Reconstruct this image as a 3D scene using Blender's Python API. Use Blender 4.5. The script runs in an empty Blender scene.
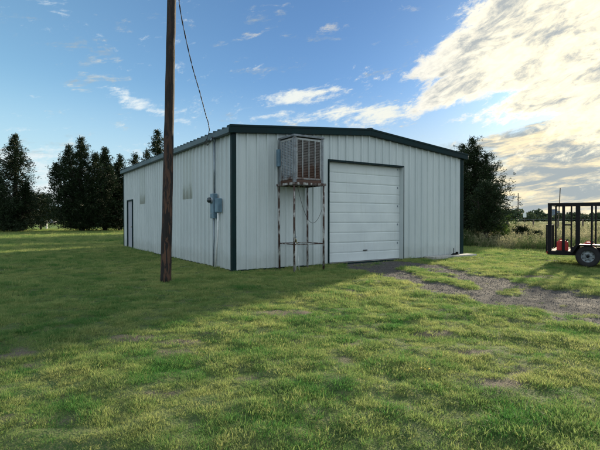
import bpy, math, random
import numpy as np
from mathutils import Vector, Matrix
R = math.radians
rng = np.random.default_rng(7)
random.seed(7)
sc = bpy.context.scene
COL = sc.collection
CAMH = 1.36

def tx_(px, d): return (px-300)/450*d
def gp(px, py):
    """ground point (world metres) at the given image direction of the survey sketch"""
    d = 450 * CAMH / (py - 219.0)
    return ((px - 300) / 450 * d, d)

# ------------------------------------------------------------------ noise
def _hash(ix, iy, s):
    n = (ix * 374761393 + iy * 668265263 + s * 1442695041) & 0x7fffffff
    n = ((n ^ (n >> 13)) * 1274126177) & 0x7fffffff
    n = (n ^ (n >> 16)) & 0x7fffffff
    return n / 0x7fffffff

def vnoise(x, y, s=0):
    x = np.asarray(x, float); y = np.asarray(y, float)
    ix = np.floor(x).astype(np.int64); iy = np.floor(y).astype(np.int64)
    fx = x - ix; fy = y - iy
    fx = fx * fx * (3 - 2 * fx); fy = fy * fy * (3 - 2 * fy)
    a = _hash(ix, iy, s); b = _hash(ix + 1, iy, s); c = _hash(ix, iy + 1, s); d = _hash(ix + 1, iy + 1, s)
    return (a * (1 - fx) + b * fx) * (1 - fy) + (c * (1 - fx) + d * fx) * fy

def fbm(x, y, s=0, o=4):
    r = 0; a = .5; t = 0
    for k in range(o):
        r = r + a * vnoise(x * 2 ** k + 17.3 * k, y * 2 ** k - 9.1 * k, s + k); t += a; a *= .55
    return r / t

def sstep(a, b, x):
    t = np.clip((x - a) / (b - a), 0, 1)
    return t * t * (3 - 2 * t)

# ------------------------------------------------------------------ mesh helpers
class MB:
    def __init__(s): s.v = []; s.f = []
    def add(s, vs, fs):
        n = len(s.v); s.v += [tuple(p) for p in vs]; s.f += [tuple(i + n for i in f) for f in fs]; return s
    def box(s, x0, x1, y0, y1, z0, z1, M=None):
        vs = [Vector(p) for p in ((x0,y0,z0),(x1,y0,z0),(x1,y1,z0),(x0,y1,z0),(x0,y0,z1),(x1,y0,z1),(x1,y1,z1),(x0,y1,z1))]
        if M: vs = [M @ p for p in vs]
        return s.add(vs, [(0,3,2,1),(4,5,6,7),(0,1,5,4),(1,2,6,5),(2,3,7,6),(3,0,4,7)])
    def tube(s, pts, r, n=8, cap=True):
        pts = [Vector(p) for p in pts]
        if not hasattr(r, '__len__'): r = [r] * len(pts)
        base = len(s.v); prev = None
        for i, p in enumerate(pts):
            d = (pts[min(i+1, len(pts)-1)] - pts[max(i-1, 0)]).normalized()
            if prev is None:
                u = d.orthogonal().normalized()
            else:
                u = (prev - d * prev.dot(d)).normalized()
            prev = u; w = d.cross(u)
            for k in range(n):
                a = 2 * math.pi * k / n
                s.v.append(tuple(p + (u * math.cos(a) + w * math.sin(a)) * r[i]))
        for i in range(len(pts) - 1):
            for k in range(n):
                a = base + i*n + k; b = base + i*n + (k+1) % n
                s.f.append((a, b, b + n, a + n))
        if cap:
            s.f.append(tuple(base + k for k in range(n))[::-1])
            s.f.append(tuple(base + (len(pts)-1)*n + k for k in range(n)))
        return s
    def lathe(s, prof, n=24, M=None):
        """profile [(r, z)] about z"""
        base = len(s.v)
        for r, z in prof:
            for k in range(n):
                a = 2*math.pi*k/n; p = Vector((r*math.cos(a), r*math.sin(a), z))
                s.v.append(tuple(M @ p if M else p))
        for i in range(len(prof)-1):
            for k in range(n):
                a = base+i*n+k; b = base+i*n+(k+1) % n
                s.f.append((a, b, b+n, a+n))
        return s
    def sweep(s, poly, p0, p1):
        """poly: list of 3D offsets, swept p0->p1"""
        p0 = Vector(p0); p1 = Vector(p1); n = len(poly)
        vs = [p0 + Vector(q) for q in poly] + [p1 + Vector(q) for q in poly]
        fs = [(k, (k+1) % n, n + (k+1) % n, n + k) for k in range(n)]
        fs += [tuple(range(n))[::-1], tuple(range(n, 2*n))]
        return s.add(vs, fs)
    def build(s, name, mat, parent=None, bevel=0, smooth=False, recalc=True):
        me = bpy.data.meshes.new(name); me.from_pydata(s.v, [], s.f); me.update()
        if recalc:
            import bmesh
            bm = bmesh.new(); bm.from_mesh(me); bmesh.ops.recalc_face_normals(bm, faces=bm.faces); bm.to_mesh(me); bm.free()
        me.materials.append(mat)
        if smooth:
            for p in me.polygons: p.use_smooth = True
        o = bpy.data.objects.new(name, me); COL.objects.link(o)
        if parent: o.parent = parent
        if bevel:
            m = o.modifiers.new('bevel', 'BEVEL'); m.width = bevel; m.segments = 2; m.limit_method = 'ANGLE'; m.angle_limit = R(40)
        return o

def npmesh(name, V, F, mat, parent=None, loc=(0,0,0), attrs=None):
    """V (n,3), F (m,k) constant k"""
    me = bpy.data.meshes.new(name)
    m, k = F.shape
    me.vertices.add(len(V)); me.vertices.foreach_set('co', V.astype(np.float32).ravel())
    me.loops.add(m*k); me.loops.foreach_set('vertex_index', F.astype(np.int32).ravel())
    me.polygons.add(m); me.polygons.foreach_set('loop_start', (np.arange(m)*k).astype(np.int32))
    try: me.polygons.foreach_set('loop_total', np.full(m, k, np.int32))
    except Exception: pass
    me.update(calc_edges=True)
    if attrs:
        for an, arr in attrs.items():
            a = me.attributes.new(an, 'FLOAT', 'POINT'); a.data.foreach_set('value', arr.astype(np.float32))
    me.materials.append(mat)
    o = bpy.data.objects.new(name, me); COL.objects.link(o); o.location = loc
    if parent: o.parent = parent
    return o

def tag(o, label=None, cat=None, group=None, kind=None):
    if label: o['label'] = label
    if cat: o['category'] = cat
    if group: o['group'] = group
    if kind: o['kind'] = kind
    return o

def empty(name, loc, rz=0, **k):
    o = bpy.data.objects.new(name, None); COL.objects.link(o)
    o.location = loc; o.rotation_euler = (0, 0, rz); o.empty_display_size = .2
    tag(o, **k); return o

def copy_tree(o, parent=None):
    c = o.copy(); COL.objects.link(c); c.parent = parent
    for ch in list(o.children): copy_tree(ch, c)
    return c

# ------------------------------------------------------------------ material helpers
class NT:
    def __init__(s, mat):
        s.nt = mat.node_tree; s.N = s.nt.nodes; s.L = s.nt.links
    def new(s, t, **k):
        n = s.N.new(t)
        for a, b in k.items(): setattr(n, a, b)
        return n
    def put(s, sock, v):
        if isinstance(v, bpy.types.NodeSocket): s.L.new(v, sock)
        elif v is not None: sock.default_value = v
    def math(s, op, a, b=None, c=None, clamp=False):
        n = s.new('ShaderNodeMath', operation=op, use_clamp=clamp)
        s.put(n.inputs[0], a); s.put(n.inputs[1], b)
        if c is not None: s.put(n.inputs[2], c)
        return n.outputs[0]
    def noise(s, vec, scale, detail=4, rough=.55, dist=0, out=0):
        n = s.new('ShaderNodeTexNoise'); s.put(n.inputs['Vector'], vec); n.inputs['Scale'].default_value = scale
        n.inputs['Detail'].default_value = detail; n.inputs['Roughness'].default_value = rough; n.inputs['Distortion'].default_value = dist
        return n.outputs[out]
    def voro(s, vec, scale, out='Color', feature='F1'):
        n = s.new('ShaderNodeTexVoronoi', feature=feature); s.put(n.inputs['Vector'], vec); n.inputs['Scale'].default_value = scale
        return n.outputs[out]
    def mapr(s, v, a, b, c=0., d=1., smooth=True):
        n = s.new('ShaderNodeMapRange'); n.interpolation_type = 'SMOOTHSTEP' if smooth else 'LINEAR'
        s.put(n.inputs[0], v); s.put(n.inputs[1], a); s.put(n.inputs[2], b); s.put(n.inputs[3], c); s.put(n.inputs[4], d)
        return n.outputs[0]
    def mix(s, f, a, b, mode='MIX'):
        n = s.new('ShaderNodeMix', data_type='RGBA', blend_type=mode)
        s.put(n.inputs[0], f); s.put(n.inputs[6], c4(a)); s.put(n.inputs[7], c4(b)); return n.outputs[2]
    def coord(s, scale=(1,1,1), out='Object', rot=(0,0,0), loc=(0,0,0)):
        t = s.new('ShaderNodeTexCoord'); m = s.new('ShaderNodeMapping')
        s.L.new(t.outputs[out], m.inputs[0]); m.inputs['Scale'].default_value = scale; m.inputs['Rotation'].default_value = rot; m.inputs['Location'].default_value = loc
        return m.outputs[0]
    def attr(s, name, typ='GEOMETRY'):
        n = s.new('ShaderNodeAttribute', attribute_name=name, attribute_type=typ); return n.outputs['Fac']
    def bump(s, h, strength=.3, dist=.01):
        n = s.new('ShaderNodeBump'); n.inputs['Strength'].default_value = strength; n.inputs['Distance'].default_value = dist
        s.L.new(h, n.inputs['Height']); return n.outputs[0]

def c4(c):
    if isinstance(c, (tuple, list)) and len(c) == 3: return (*c, 1)
    return c

def newmat(name):
    m = bpy.data.materials.new(name); m.use_nodes = True
    t = NT(m); b = t.N['Principled BSDF']; return m, t, b

def plain(name, col, rough=.6, metal=0, var=.25, scale=6, bump=0, spec=.5, dirt=None):
    m, t, b = newmat(name)
    co = t.coord()
    n = t.noise(co, scale, 5, .6)
    c = t.mix(t.mapr(n, .3, .7), tuple(x*(1-var) for x in col), tuple(min(1, x*(1+var)) for x in col))
    if dirt:
        c = t.mix(t.mapr(t.noise(co, scale*2.3, 6, .65), dirt[1], dirt[1]+.12), c, dirt[0])
    t.put(b.inputs['Base Color'], c)
    b.inputs['Metallic'].default_value = metal
    t.put(b.inputs['Roughness'], t.mapr(n, .3, .7, rough*.85, min(1, rough*1.15)))
    b.inputs['Specular IOR Level'].default_value = spec
    if bump: t.put(b.inputs['Normal'], t.bump(t.noise(co, scale*8, 4), bump, .004))
    return m

# painted wall sheet
def wall_mat():
    m, t, b = newmat('wall_paint')
    co = t.coord()
    sep = t.new('ShaderNodeSeparateXYZ'); t.put(sep.inputs[0], co)
    big = t.noise(t.coord((1,1,.35)), 1.1, 5, .6)
    streak = t.noise(t.coord((9,9,.5)), 1.6, 5, .65)
    base = t.mix(t.mapr(big, .3, .7), (.47,.525,.525), (.54,.59,.585))
    base = t.mix(t.math('MULTIPLY', t.mapr(streak, .52, .8), .28), base, (.30,.33,.30))
    # splash dirt near the ground
    low = t.mapr(t.math('ADD', sep.outputs[2], t.math('MULTIPLY', t.noise(co, 3.5, 5, .7), -.55)), -.1, .32, 1, 0)
    base = t.mix(t.math('MULTIPLY', low, .22), base, (.17,.17,.12))
    rust = t.mapr(t.noise(t.coord((5,5,1.6)), 3.1, 7, .7), .70, .78)
    base = t.mix(t.math('MULTIPLY', rust, .5), base, (.22,.12,.06))
    t.put(b.inputs['Base Color'], base)
    t.put(b.inputs['Roughness'], t.mapr(big, .3, .7, .38, .55))
    b.inputs['Specular IOR Level'].default_value = .45
    t.put(b.inputs['Normal'], t.bump(t.noise(t.coord((1.5,1.5,.6)), 2.2, 3), .5, .03))
    return m
M = {}
M['wall'] = wall_mat()
M['trim'] = plain('dark_green_trim', (.0025,.017,.018), .5, var=.25, scale=2, spec=.14)
M['roof'] = plain('green_roof_sheet', (.008,.030,.034), .5, var=.3, scale=1.5, spec=.3)
M['eave'] = plain('pale_gutter_paint', (.050,.082,.092), .5, var=.18, scale=2, dirt=((.06,.06,.05), .58))
m_, t, b = newmat('fibreglass_panel')
sp_ = t.new('ShaderNodeSeparateXYZ'); t.put(sp_.inputs[0], t.coord())
hz_ = t.math('ADD', sp_.outputs[2], t.math('MULTIPLY', t.noise(t.coord((3,3,.8)), 4, 6, .7), -.9))
t.put(b.inputs['Base Color'], t.mix(t.mapr(hz_, 1.55, 2.15, .8, .0), t.mix(t.noise(t.coord((2,2,.6)), 3, 4), (.45,.505,.49), (.50,.55,.53)), (.20,.22,.17))); b.inputs['Roughness'].default_value = .5
M['panel_light'] = m_
M['concrete'] = plain('concrete', (.40,.39,.36), .9, var=.22, scale=5, bump=.5, dirt=((.18,.17,.14), .56))
M['black'] = plain('black_steel', (.004,.004,.005), .5, var=.3, scale=5, dirt=((.016,.010,.007), .60), spec=.2)
M['rubber'] = plain('tyre_rubber', (.014,.014,.015), .85, var=.3, scale=12)
M['rim'] = plain('grey_wheel_steel', (.20,.235,.25), .5, var=.25, scale=9, dirt=((.08,.06,.04), .57))
M['red'] = plain('red_plastic', (.50,.018,.016), .4, var=.15, scale=6)
M['bplastic'] = plain('black_plastic', (.012,.012,.013), .5)
M['yellow'] = plain('yellow_petal', (.75,.50,.02), .6)
M['wood'] = plain('trailer_boards', (.11,.085,.06), .85, var=.4, scale=5, bump=.4)
M['whitebox'] = plain('white_paint', (.72,.74,.74), .5, var=.08)
M['pvc'] = plain('grey_pvc', (.62,.64,.62), .45, var=.12, scale=8)
M['conduit'] = plain('grey_conduit', (.22,.26,.29), .4, metal=.4, var=.2, scale=8)
M['meterbox'] = plain('blue_grey_box_paint', (.115,.20,.26), .45, var=.2, scale=6, dirt=((.08,.06,.04), .62))
M['glass'] = plain('meter_glass', (.03,.04,.045), .12, var=.1)
M['wire'] = plain('black_wire', (.02,.012,.012), .6)
M['cooler_blue'] = plain('cooler_blue_grey', (.155,.175,.19), .5, var=.3, scale=9, dirt=((.09,.045,.025), .56))
M['handle'] = plain('brass_handle', (.35,.30,.18), .35, metal=.9)
M['farwood'] = plain('weathered_wood', (.10,.075,.06), .9, var=.3, scale=3)
M['farwall'] = plain('pale_siding', (.34,.36,.40), .8, var=.15, scale=.3)
M['fardark'] = plain('blue_grey_siding', (.16,.19,.24), .8, var=.15, scale=.3)
M['barnroof'] = plain('rusty_roof', (.24,.10,.06), .7, var=.25, scale=.8)
M['farfence'] = plain('white_fence_paint', (.62,.62,.58), .7, var=.1)

def louver_mat(name, paint, rustlevel):
    m, t, b = newmat(name)
    co = t.coord(); sep = t.new('ShaderNodeSeparateXYZ'); t.put(sep.inputs[0], co)
    h = t.math('ADD', sep.outputs[2], t.math('MULTIPLY', t.math('SUBTRACT', t.noise(t.coord((1,1,.6)), 4.5, 6, .7), .5), 1.3))
    f = t.mapr(h, 2.35+rustlevel, 2.80+rustlevel, 1, 0)
    n2 = t.mapr(t.noise(co, 22, 6, .7), .55, .66)
    base = t.mix(t.mapr(t.noise(co, 9, 4), .3, .7), tuple(x*.75 for x in paint), paint)
    rust = t.mix(t.noise(co, 15, 5), (.10,.042,.02), (.035,.018,.012))
    c = t.mix(t.math('MAXIMUM', f, t.math('MULTIPLY', n2, .6)), base, rust)
    t.put(b.inputs['Base Color'], c); b.inputs['Roughness'].default_value = .65
    return m
M['louver_w'] = louver_mat('cooler_white_louvre', (.36,.42,.46), -.12)
M['louver_b'] = louver_mat('cooler_weathered_louvre', (.13,.12,.11), .22)
M['bar_w'] = louver_mat('cooler_white_bar', (.36,.38,.38), -.12)
M['pad'] = plain('aspen_pad', (.085,.062,.045), .95, var=.4, scale=14)

def peel_mat():
    m, t, b = newmat('peeling_white_paint')
    co = t.coord((1,1,.45))
    f = t.mapr(t.noise(co, 8.5, 6, .68), .47, .62)
    rust = t.mix(t.noise(t.coord(), 25, 5), (.075,.036,.022), (.02,.013,.011))
    t.put(b.inputs['Base Color'], t.mix(f, rust, (.40,.40,.38))); b.inputs['Roughness'].default_value = .75
    t.put(b.inputs['Normal'], t.bump(f, .4, .002))
    return m
M['peel'] = peel_mat()

def pole_mat():
    m, t, b = newmat('creosote_pole_wood')
    co = t.coord((1,1,.16))
    grain = t.noise(t.coord((14,14,.5)), 2.2, 6, .7)
    patch = t.mapr(t.noise(co, 17, 5, .62, .6), .47, .56)
    sep = t.new('ShaderNodeSeparateXYZ'); t.put(sep.inputs[0], t.coord())
    low = t.mapr(sep.outputs[2], 1.2, 4.6, 1, .25)
    c = t.mix(t.mapr(grain, .3, .7), (.005,.004,.004), (.016,.011,.009))
    c = t.mix(t.math('MULTIPLY', patch, low), c, (.085,.042,.024))
    t.put(b.inputs['Base Color'], c); b.inputs['Roughness'].default_value = .85
    t.put(b.inputs['Normal'], t.bump(t.math('ADD', grain, patch), .7, .006))
    return m
M['pole'] = pole_mat()

def door_mat():
    m, t, b = newmat('garage_door_paint')
    g = t.noise(t.coord((.7,1,16)), 5, 5, .6)
    big = t.noise(t.coord(), 1.3, 4)
    c = t.mix(t.mapr(big, .3, .7), (.56,.61,.61), (.64,.69,.68))
    c = t.mix(t.math('MULTIPLY', t.mapr(t.noise(t.coord((6,1,.7)), 2.0, 6, .7), .52, .75), .22), c, (.40,.41,.36))
    t.put(b.inputs['Base Color'], c); b.inputs['Roughness'].default_value = .5
    t.put(b.inputs['Normal'], t.bump(g, .25, .006)); return m
M['gdoor'] = door_mat()

def leafy(name, c1, c2, c3=None, trans=.35, attr='tint', atype='INSTANCER', rough=.6, spec=.25):
    m, t, b = newmat(name)
    tint = t.attr(attr, atype)
    c = t.mix(tint, c1, c2)
    if c3:
        c = t.mix(t.mapr(t.noise(t.coord((1,1,1)), 7, 2), .5, .75), c, c3)
    t.put(b.inputs['Base Color'], c); b.inputs['Roughness'].default_value = rough; b.inputs['Specular IOR Level'].default_value = spec
    tr = t.new('ShaderNodeBsdfTranslucent'); t.put(tr.inputs[0], c)
    mx = t.new('ShaderNodeMixShader'); mx.inputs[0].default_value = trans
    t.L.new(b.outputs[0], mx.inputs[1]); t.L.new(tr.outputs[0], mx.inputs[2])
    t.L.new(mx.outputs[0], t.N['Material Output'].inputs[0])
    return m
M['grass'] = leafy('grass_blade', (.070,.195,.045), (.39,.41,.15), trans=.48, spec=.08)
M['weed'] = leafy('weed_stalk', (.045,.085,.022), (.36,.34,.21), trans=.42)
M['cedar'] = leafy('cedar_foliage', (.008,.020,.008), (.024,.042,.014), trans=.10, atype='GEOMETRY')
M['scrub'] = leafy('scrub_foliage', (.035,.075,.018), (.110,.170,.040), trans=.40, atype='GEOMETRY')
M['farleaf'] = leafy('far_foliage', (.040,.062,.034), (.075,.10,.05), trans=.2, atype='GEOMETRY')
M['bark'] = plain('bark', (.030,.022,.016), .95, var=.35, scale=7, bump=.6)

def ground_mat():
    m, t, b = newmat('ground_mix')
    co = t.coord()
    gr = t.attr('gravel'); ba = t.attr('bare'); fi = t.attr('field')
    n1 = t.noise(co, 5.0, 8, .65); n2 = t.noise(co, .35, 4, .6); n3 = t.noise(co, 60, 4, .7)
    lawn = t.mix(t.mapr(n1, .35, .65), (.038,.080,.022), (.095,.125,.044))
    lawn = t.mix(t.mapr(n3, .45, .7), lawn, (.125,.125,.060))
    field = t.mix(t.mapr(n2, .3, .7), (.09,.17,.03), (.15,.20,.05))
    field = t.mix(t.math('MULTIPLY', t.mapr(t.noise(co, 1.6, 6, .7), .4, .7), .5), field, (.06,.09,.025))
    soil = t.mix(t.mapr(n3, .3, .7), (.085,.070,.050), (.17,.145,.105))
    v = t.voro(co, 55)
    bw = t.new('ShaderNodeRGBToBW'); t.put(bw.inputs[0], v)
    v2 = t.voro(co, 21); bw2 = t.new('ShaderNodeRGBToBW'); t.put(bw2.inputs[0], v2)
    stone = t.mix(t.mapr(bw.outputs[0], .2, .8), (.055,.051,.049), (.120,.112,.106))
    stone = t.mix(t.math('MULTIPLY', t.mapr(bw2.outputs[0], .55, .9), .3), stone, (.15,.135,.12))
    stone = t.mix(t.math('MULTIPLY', t.mapr(t.noise(co, 1.4, 5), .4, .7), .45), stone, (.062,.056,.051))
    c = t.mix(fi, lawn, field)
    c = t.mix(ba, c, soil)
    c = t.mix(gr, c, stone)
    t.put(b.inputs['Base Color'], c); b.inputs['Roughness'].default_value = .95; b.inputs['Specular IOR Level'].default_value = .15
    h = t.math('ADD', t.math('MULTIPLY', n3, .6), t.voro(co, 55, 'Distance'))
    t.put(b.inputs['Normal'], t.bump(h, .7, .012))
    return m
M['ground'] = ground_mat()

# ------------------------------------------------------------------ building frame of reference
ANG = R(33.4); NX, NY = -1.733, 11.64
BW, BL, EH, RH = 9.30, 12.5, 3.62, 4.02     # width, length, wall height at eave, at ridge
ca, sa = math.cos(ANG), math.sin(ANG)
def b2w(x, y): return (NX + ca*x - sa*y, NY + sa*x + ca*y)
def w2b(X, Y):
    dx = X - NX; dy = Y - NY
    return (ca*dx + sa*dy, -sa*dx + ca*dy)

# ------------------------------------------------------------------ terrain fields
def poly_dist(poly, X, Y):
    """signed distance-like: + inside"""
    P = np.array(poly); n = len(P); inside = np.zeros(X.shape, bool); dmin = np.full(X.shape, 1e9)
    for i in range(n):
        x0, y0 = P[i]; x1, y1 = P[(i+1) % n]
        c = ((y0 > Y) != (y1 > Y)) & (X < (x1-x0)*(Y-y0)/((y1-y0) if y1 != y0 else 1e-9) + x0)
        inside ^= c
        dx, dy = x1-x0, y1-y0; t = np.clip(((X-x0)*dx+(Y-y0)*dy)/(dx*dx+dy*dy+1e-12), 0, 1)
        d = np.hypot(X-x0-t*dx, Y-y0-t*dy); dmin = np.minimum(dmin, d)
    return np.where(inside, dmin, -dmin)
drive = [gp(*p) for p in ((347,263.4),(400,261),(432,264.5),(470,273),(520,284),(560,291),(600,297))]
drive += [(11.5, 6.4), (12.5, 3.6), (8.6, 3.2)]
drive += [gp(*p) for p in ((600,322),(560,317),(520,309),(480,301),(440,291),(405,280),(372,271),(350,267))]
strip = [gp(*p) for p in ((402,266),(428,270.5),(455,277),(471,284),(466,288),(446,284.5),(420,275.5),(400,269))]
strip2 = [gp(*p) for p in ((500,291.5),(512,290.5),(524,293),(512,295.5),(500,294.5))]
bares = [(*gp(505,383), .28,.13), (*gp(138,336), .30,.16), (*gp(158,393), .16,.08), (*gp(350,345), .2,.1), (*gp(6,356), .22,.30),
         (*gp(175,350), .22,.10), (*gp(430,332), .25,.12), (*gp(535,277), .8,.25), (*gp(585,300), .7,.3), (*gp(285,311), .5,.2), (*gp(470,352), .2,.08),
         (*gp(180,340), .3,.15), (*gp(525,372), .12,.06), (*gp(378,366), .10,.05)]
def f_gravel(X, Y):
    e = (fbm(X*1.7, Y*1.7, 11) - .5) * 1.1 + (fbm(X*7, Y*7, 12, 3) - .5) * .8
    d = poly_dist(drive, X, Y) + .18 + e * .6
    s = poly_dist(strip, X, Y) + e * .7
    s2 = poly_dist(strip2, X, Y) + e * .3
    g = sstep(-.06, .10, d) * (1 - sstep(-.06, .06, s)) * (1 - sstep(-.04, .06, s2))
    return g * (1 - .5*sstep(.62, .74, fbm(X*.9, Y*.9, 21)) * sstep(.9, .2, poly_dist(drive, X, Y)))
def f_bare(X, Y):
    r = np.zeros(X.shape)
    e = (fbm(X*5, Y*5, 31) - .5) * 1.6
    for x, y, a, b in bares:
        q = np.hypot((X-x)/a, (Y-y)/b) + e
        r = np.maximum(r, sstep(1.15, .6, q))
    s = sstep(.70, .78, fbm(X*1.9+3, Y*2.6, 41, 5)) * .7
    return np.maximum(r, s)
def weedline(X, Y):
    """>0 inside the rough field on the right"""
    L = 21.6 - np.clip(X - 8.4, 0, 3.2)*1.0 + (fbm(X*.5, Y*.5, 51) - .5)*2.2
    return np.where(X > 1.5, Y - L, -5.)
def f_field(X, Y):
    r = sstep(-.3, .8, weedline(X, Y))
    left = sstep(46, 49.5, Y + (fbm(X*.3, Y*.3, 5)-.5)*2)
    return np.maximum(r, left)
def f_height(X, Y):
    bx, by = w2b(X, Y)
    db = np.maximum(np.maximum(-bx, bx-BW), np.maximum(-by, by-BL))
    k = sstep(0.05, .9, db)
    g = np.clip(1-Y/120, .15, 1)
    h = ((fbm(X*.55, Y*.55, 61, 3)-.5)*.10 + (fbm(X*2.1, Y*2.1, 62, 3)-.5)*.06 + (fbm(X*5, Y*5, 63, 2)-.5)*.055*g + (fbm(X*11, Y*11, 64, 2)-.5)*.02*g) * k
    return h - .03*f_gravel(X, Y)*k - .012

def axis(a, b, step, far_a, far_b, grow=1.16):
    mid = list(np.arange(a, b+1e-6, step)); lo = []; d = step; x = a
    while x > far_a: d *= grow; x -= d; lo.append(x)
    hi = []; d = step; x = mid[-1]
    while x < far_b: d *= grow; x += d; hi.append(x)
    return np.array(lo[::-1] + mid + hi)
ax = axis(-13, 15, .085, -900, 900); ay = axis(-1.5, 24, .085, -60, 1500)
GX, GY = np.meshgrid(ax, ay); H = f_height(GX, GY)
Vg = np.stack([GX.ravel(), GY.ravel(), H.ravel()], 1)
ii = (np.arange(len(ay)-1)[:, None]*len(ax) + np.arange(len(ax)-1)[None, :]).ravel()
Fg = np.stack([ii, ii+1, ii+1+len(ax), ii+len(ax)], 1)
gv = f_gravel(GX, GY).ravel()
bv = f_bare(GX, GY).ravel(); fv = f_field(GX, GY).ravel()
fg = gv[Fg].mean(1) > .5
def sub(F, name, **k):
    u, inv = np.unique(F, return_inverse=True)
    o = npmesh(name, Vg[u], inv.reshape(F.shape), M['ground'], attrs={'gravel': gv[u], 'bare': bv[u], 'field': fv[u]})
    for p in (o.data.polygons,): p.foreach_set('use_smooth', np.ones(len(p), bool))
    return tag(o, kind='structure')
sub(Fg[~fg], 'ground'); sub(Fg[fg], 'gravel_driveway')

# ------------------------------------------------------------------ scattered ground cover
def tuft(name, mat, nb, hmin, hmax, wid, spread, lean, seg=2, seed=0, heads=False):
    r = np.random.default_rng(seed); V = []; F = []
    for k in range(nb):
        a = r.uniform(0, 6.28); q = spread*math.sqrt(r.uniform()); bx, by = q*math.cos(a), q*math.sin(a)
        h = r.uniform(hmin, hmax); az = a + r.normal()*1.0; l = abs(r.normal())*lean + lean*.3
        dx, dy = math.cos(az), math.sin(az); o = r.uniform(0, 3.14); wx, wy = math.cos(o), math.sin(o)
        n = len(V); w = wid*r.uniform(.7, 1.3)
        for i in range(seg):
            t = i/seg; ww = w*(1-.45*t)/2
            off = l*h*t**1.7; z = h*t*(1-.12*t*l)
            V += [(bx+dx*off-wx*ww, by+dy*off-wy*ww, z), (bx+dx*off+wx*ww, by+dy*off+wy*ww, z)]
        V.append((bx+dx*l*h, by+dy*l*h, h*(1-.3*min(l,1))))
        for i in range(seg-1): F.append((n+2*i, n+2*i+1, n+2*i+3, n+2*i+2))
        F.append((n+2*seg-2, n+2*seg-1, n+2*seg))
        if heads and r.uniform() < heads:
            x, y, z = V[-1]
            for j in range(5):
                hx, hy, hz = r.normal(0, wid*2.2, 3); m_ = len(V); s_ = wid*r.uniform(1.6, 3)
                V += [(x+hx, y+hy, z-abs(hz)*3), (x+hx+s_*wx, y+hy+s_*wy, z-abs(hz)*3+s_*.4), (x+hx, y+hy, z-abs(hz)*3+s_*1.6)]
                F.append((m_, m_+1, m_+2))
    me = bpy.data.meshes.new(name); me.from_pydata(V, [], F); me.update(); me.materials.append(mat)
    return bpy.data.objects.new(name, me)      # source shape only, never linked into the scene

def scatter(name, srcs, X, Y, Z, scl, tint, tilt=.12, **k):
    n = len(X); me = bpy.data.meshes.new(name)
    me.vertices.add(n); me.vertices.foreach_set('co', np.stack([X, Y, Z], 1).astype(np.float32).ravel())
    rot = np.stack([rng.normal(0, tilt, n), rng.normal(0, tilt, n), rng.uniform(0, 6.283, n)], 1)
    a = me.attributes.new('rot', 'FLOAT_VECTOR', 'POINT'); a.data.foreach_set('vector', rot.astype(np.float32).ravel())
    a = me.attributes.new('scl', 'FLOAT', 'POINT'); a.data.foreach_set('value', scl.astype(np.float32))
    a = me.attributes.new('tint', 'FLOAT', 'POINT'); a.data.foreach_set('value', tint.astype(np.float32))
    a = me.attributes.new('pick', 'INT', 'POINT'); a.data.foreach_set('value', rng.integers(0, len(srcs), n).astype(np.int32))
    me.update()
    o = bpy.data.objects.new(name, me); COL.objects.link(o)
    ng = bpy.data.node_groups.new(name+'_scatter', 'GeometryNodeTree')
    ng.interface.new_socket('Geometry', in_out='INPUT', socket_type='NodeSocketGeometry')
    ng.interface.new_socket('Geometry', in_out='OUTPUT', socket_type='NodeSocketGeometry')
    N = ng.nodes; L = ng.links
    gi = N.new('NodeGroupInput'); go = N.new('NodeGroupOutput'); iop = N.new('GeometryNodeInstanceOnPoints'); jn = N.new('GeometryNodeJoinGeometry')
    for s in reversed(srcs):
        oi = N.new('GeometryNodeObjectInfo'); oi.inputs['Object'].default_value = s; oi.inputs['As Instance'].default_value = True
        L.new(oi.outputs['Geometry'], jn.inputs[0])
    def na(nm, t):
        q = N.new('GeometryNodeInputNamedAttribute'); q.data_type = t; q.inputs['Name'].default_value = nm; return q.outputs[0]
    L.new(gi.outputs[0], iop.inputs['Points']); L.new(jn.outputs[0], iop.inputs['Instance'])
    iop.inputs['Pick Instance'].default_value = True
    L.new(na('pick', 'INT'), iop.inputs['Instance Index'])
    e2r = N.new('FunctionNodeEulerToRotation'); L.new(na('rot', 'FLOAT_VECTOR'), e2r.inputs[0]); L.new(e2r.outputs[0], iop.inputs['Rotation'])
    L.new(na('scl', 'FLOAT'), iop.inputs['Scale']); L.new(iop.outputs[0], go.inputs[0])
    md = o.modifiers.new('scatter', 'NODES'); md.node_group = ng
    return tag(o, kind='stuff', **k)

def pts_band(y0, y1, dens, x0f=None, x1f=None, margin=1.6):
    """uniform points in the view wedge between depths y0 and y1"""
    xm0 = -(.70*y1+margin) if x0f is None else x0f; xm1 = (.70*y1+margin) if x1f is None else x1f
    n = int((xm1-xm0)*(y1-y0)*dens); X = rng.uniform(xm0, xm1, n); Y = rng.uniform(y0, y1, n)
    k = np.abs(X) < .70*Y + margin
    return X[k], Y[k]

def inb(X, Y, m=0.0):
    bx, by = w2b(X, Y); return (bx > -m) & (bx < BW+m) & (by > -m) & (by < BL+m)

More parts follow.
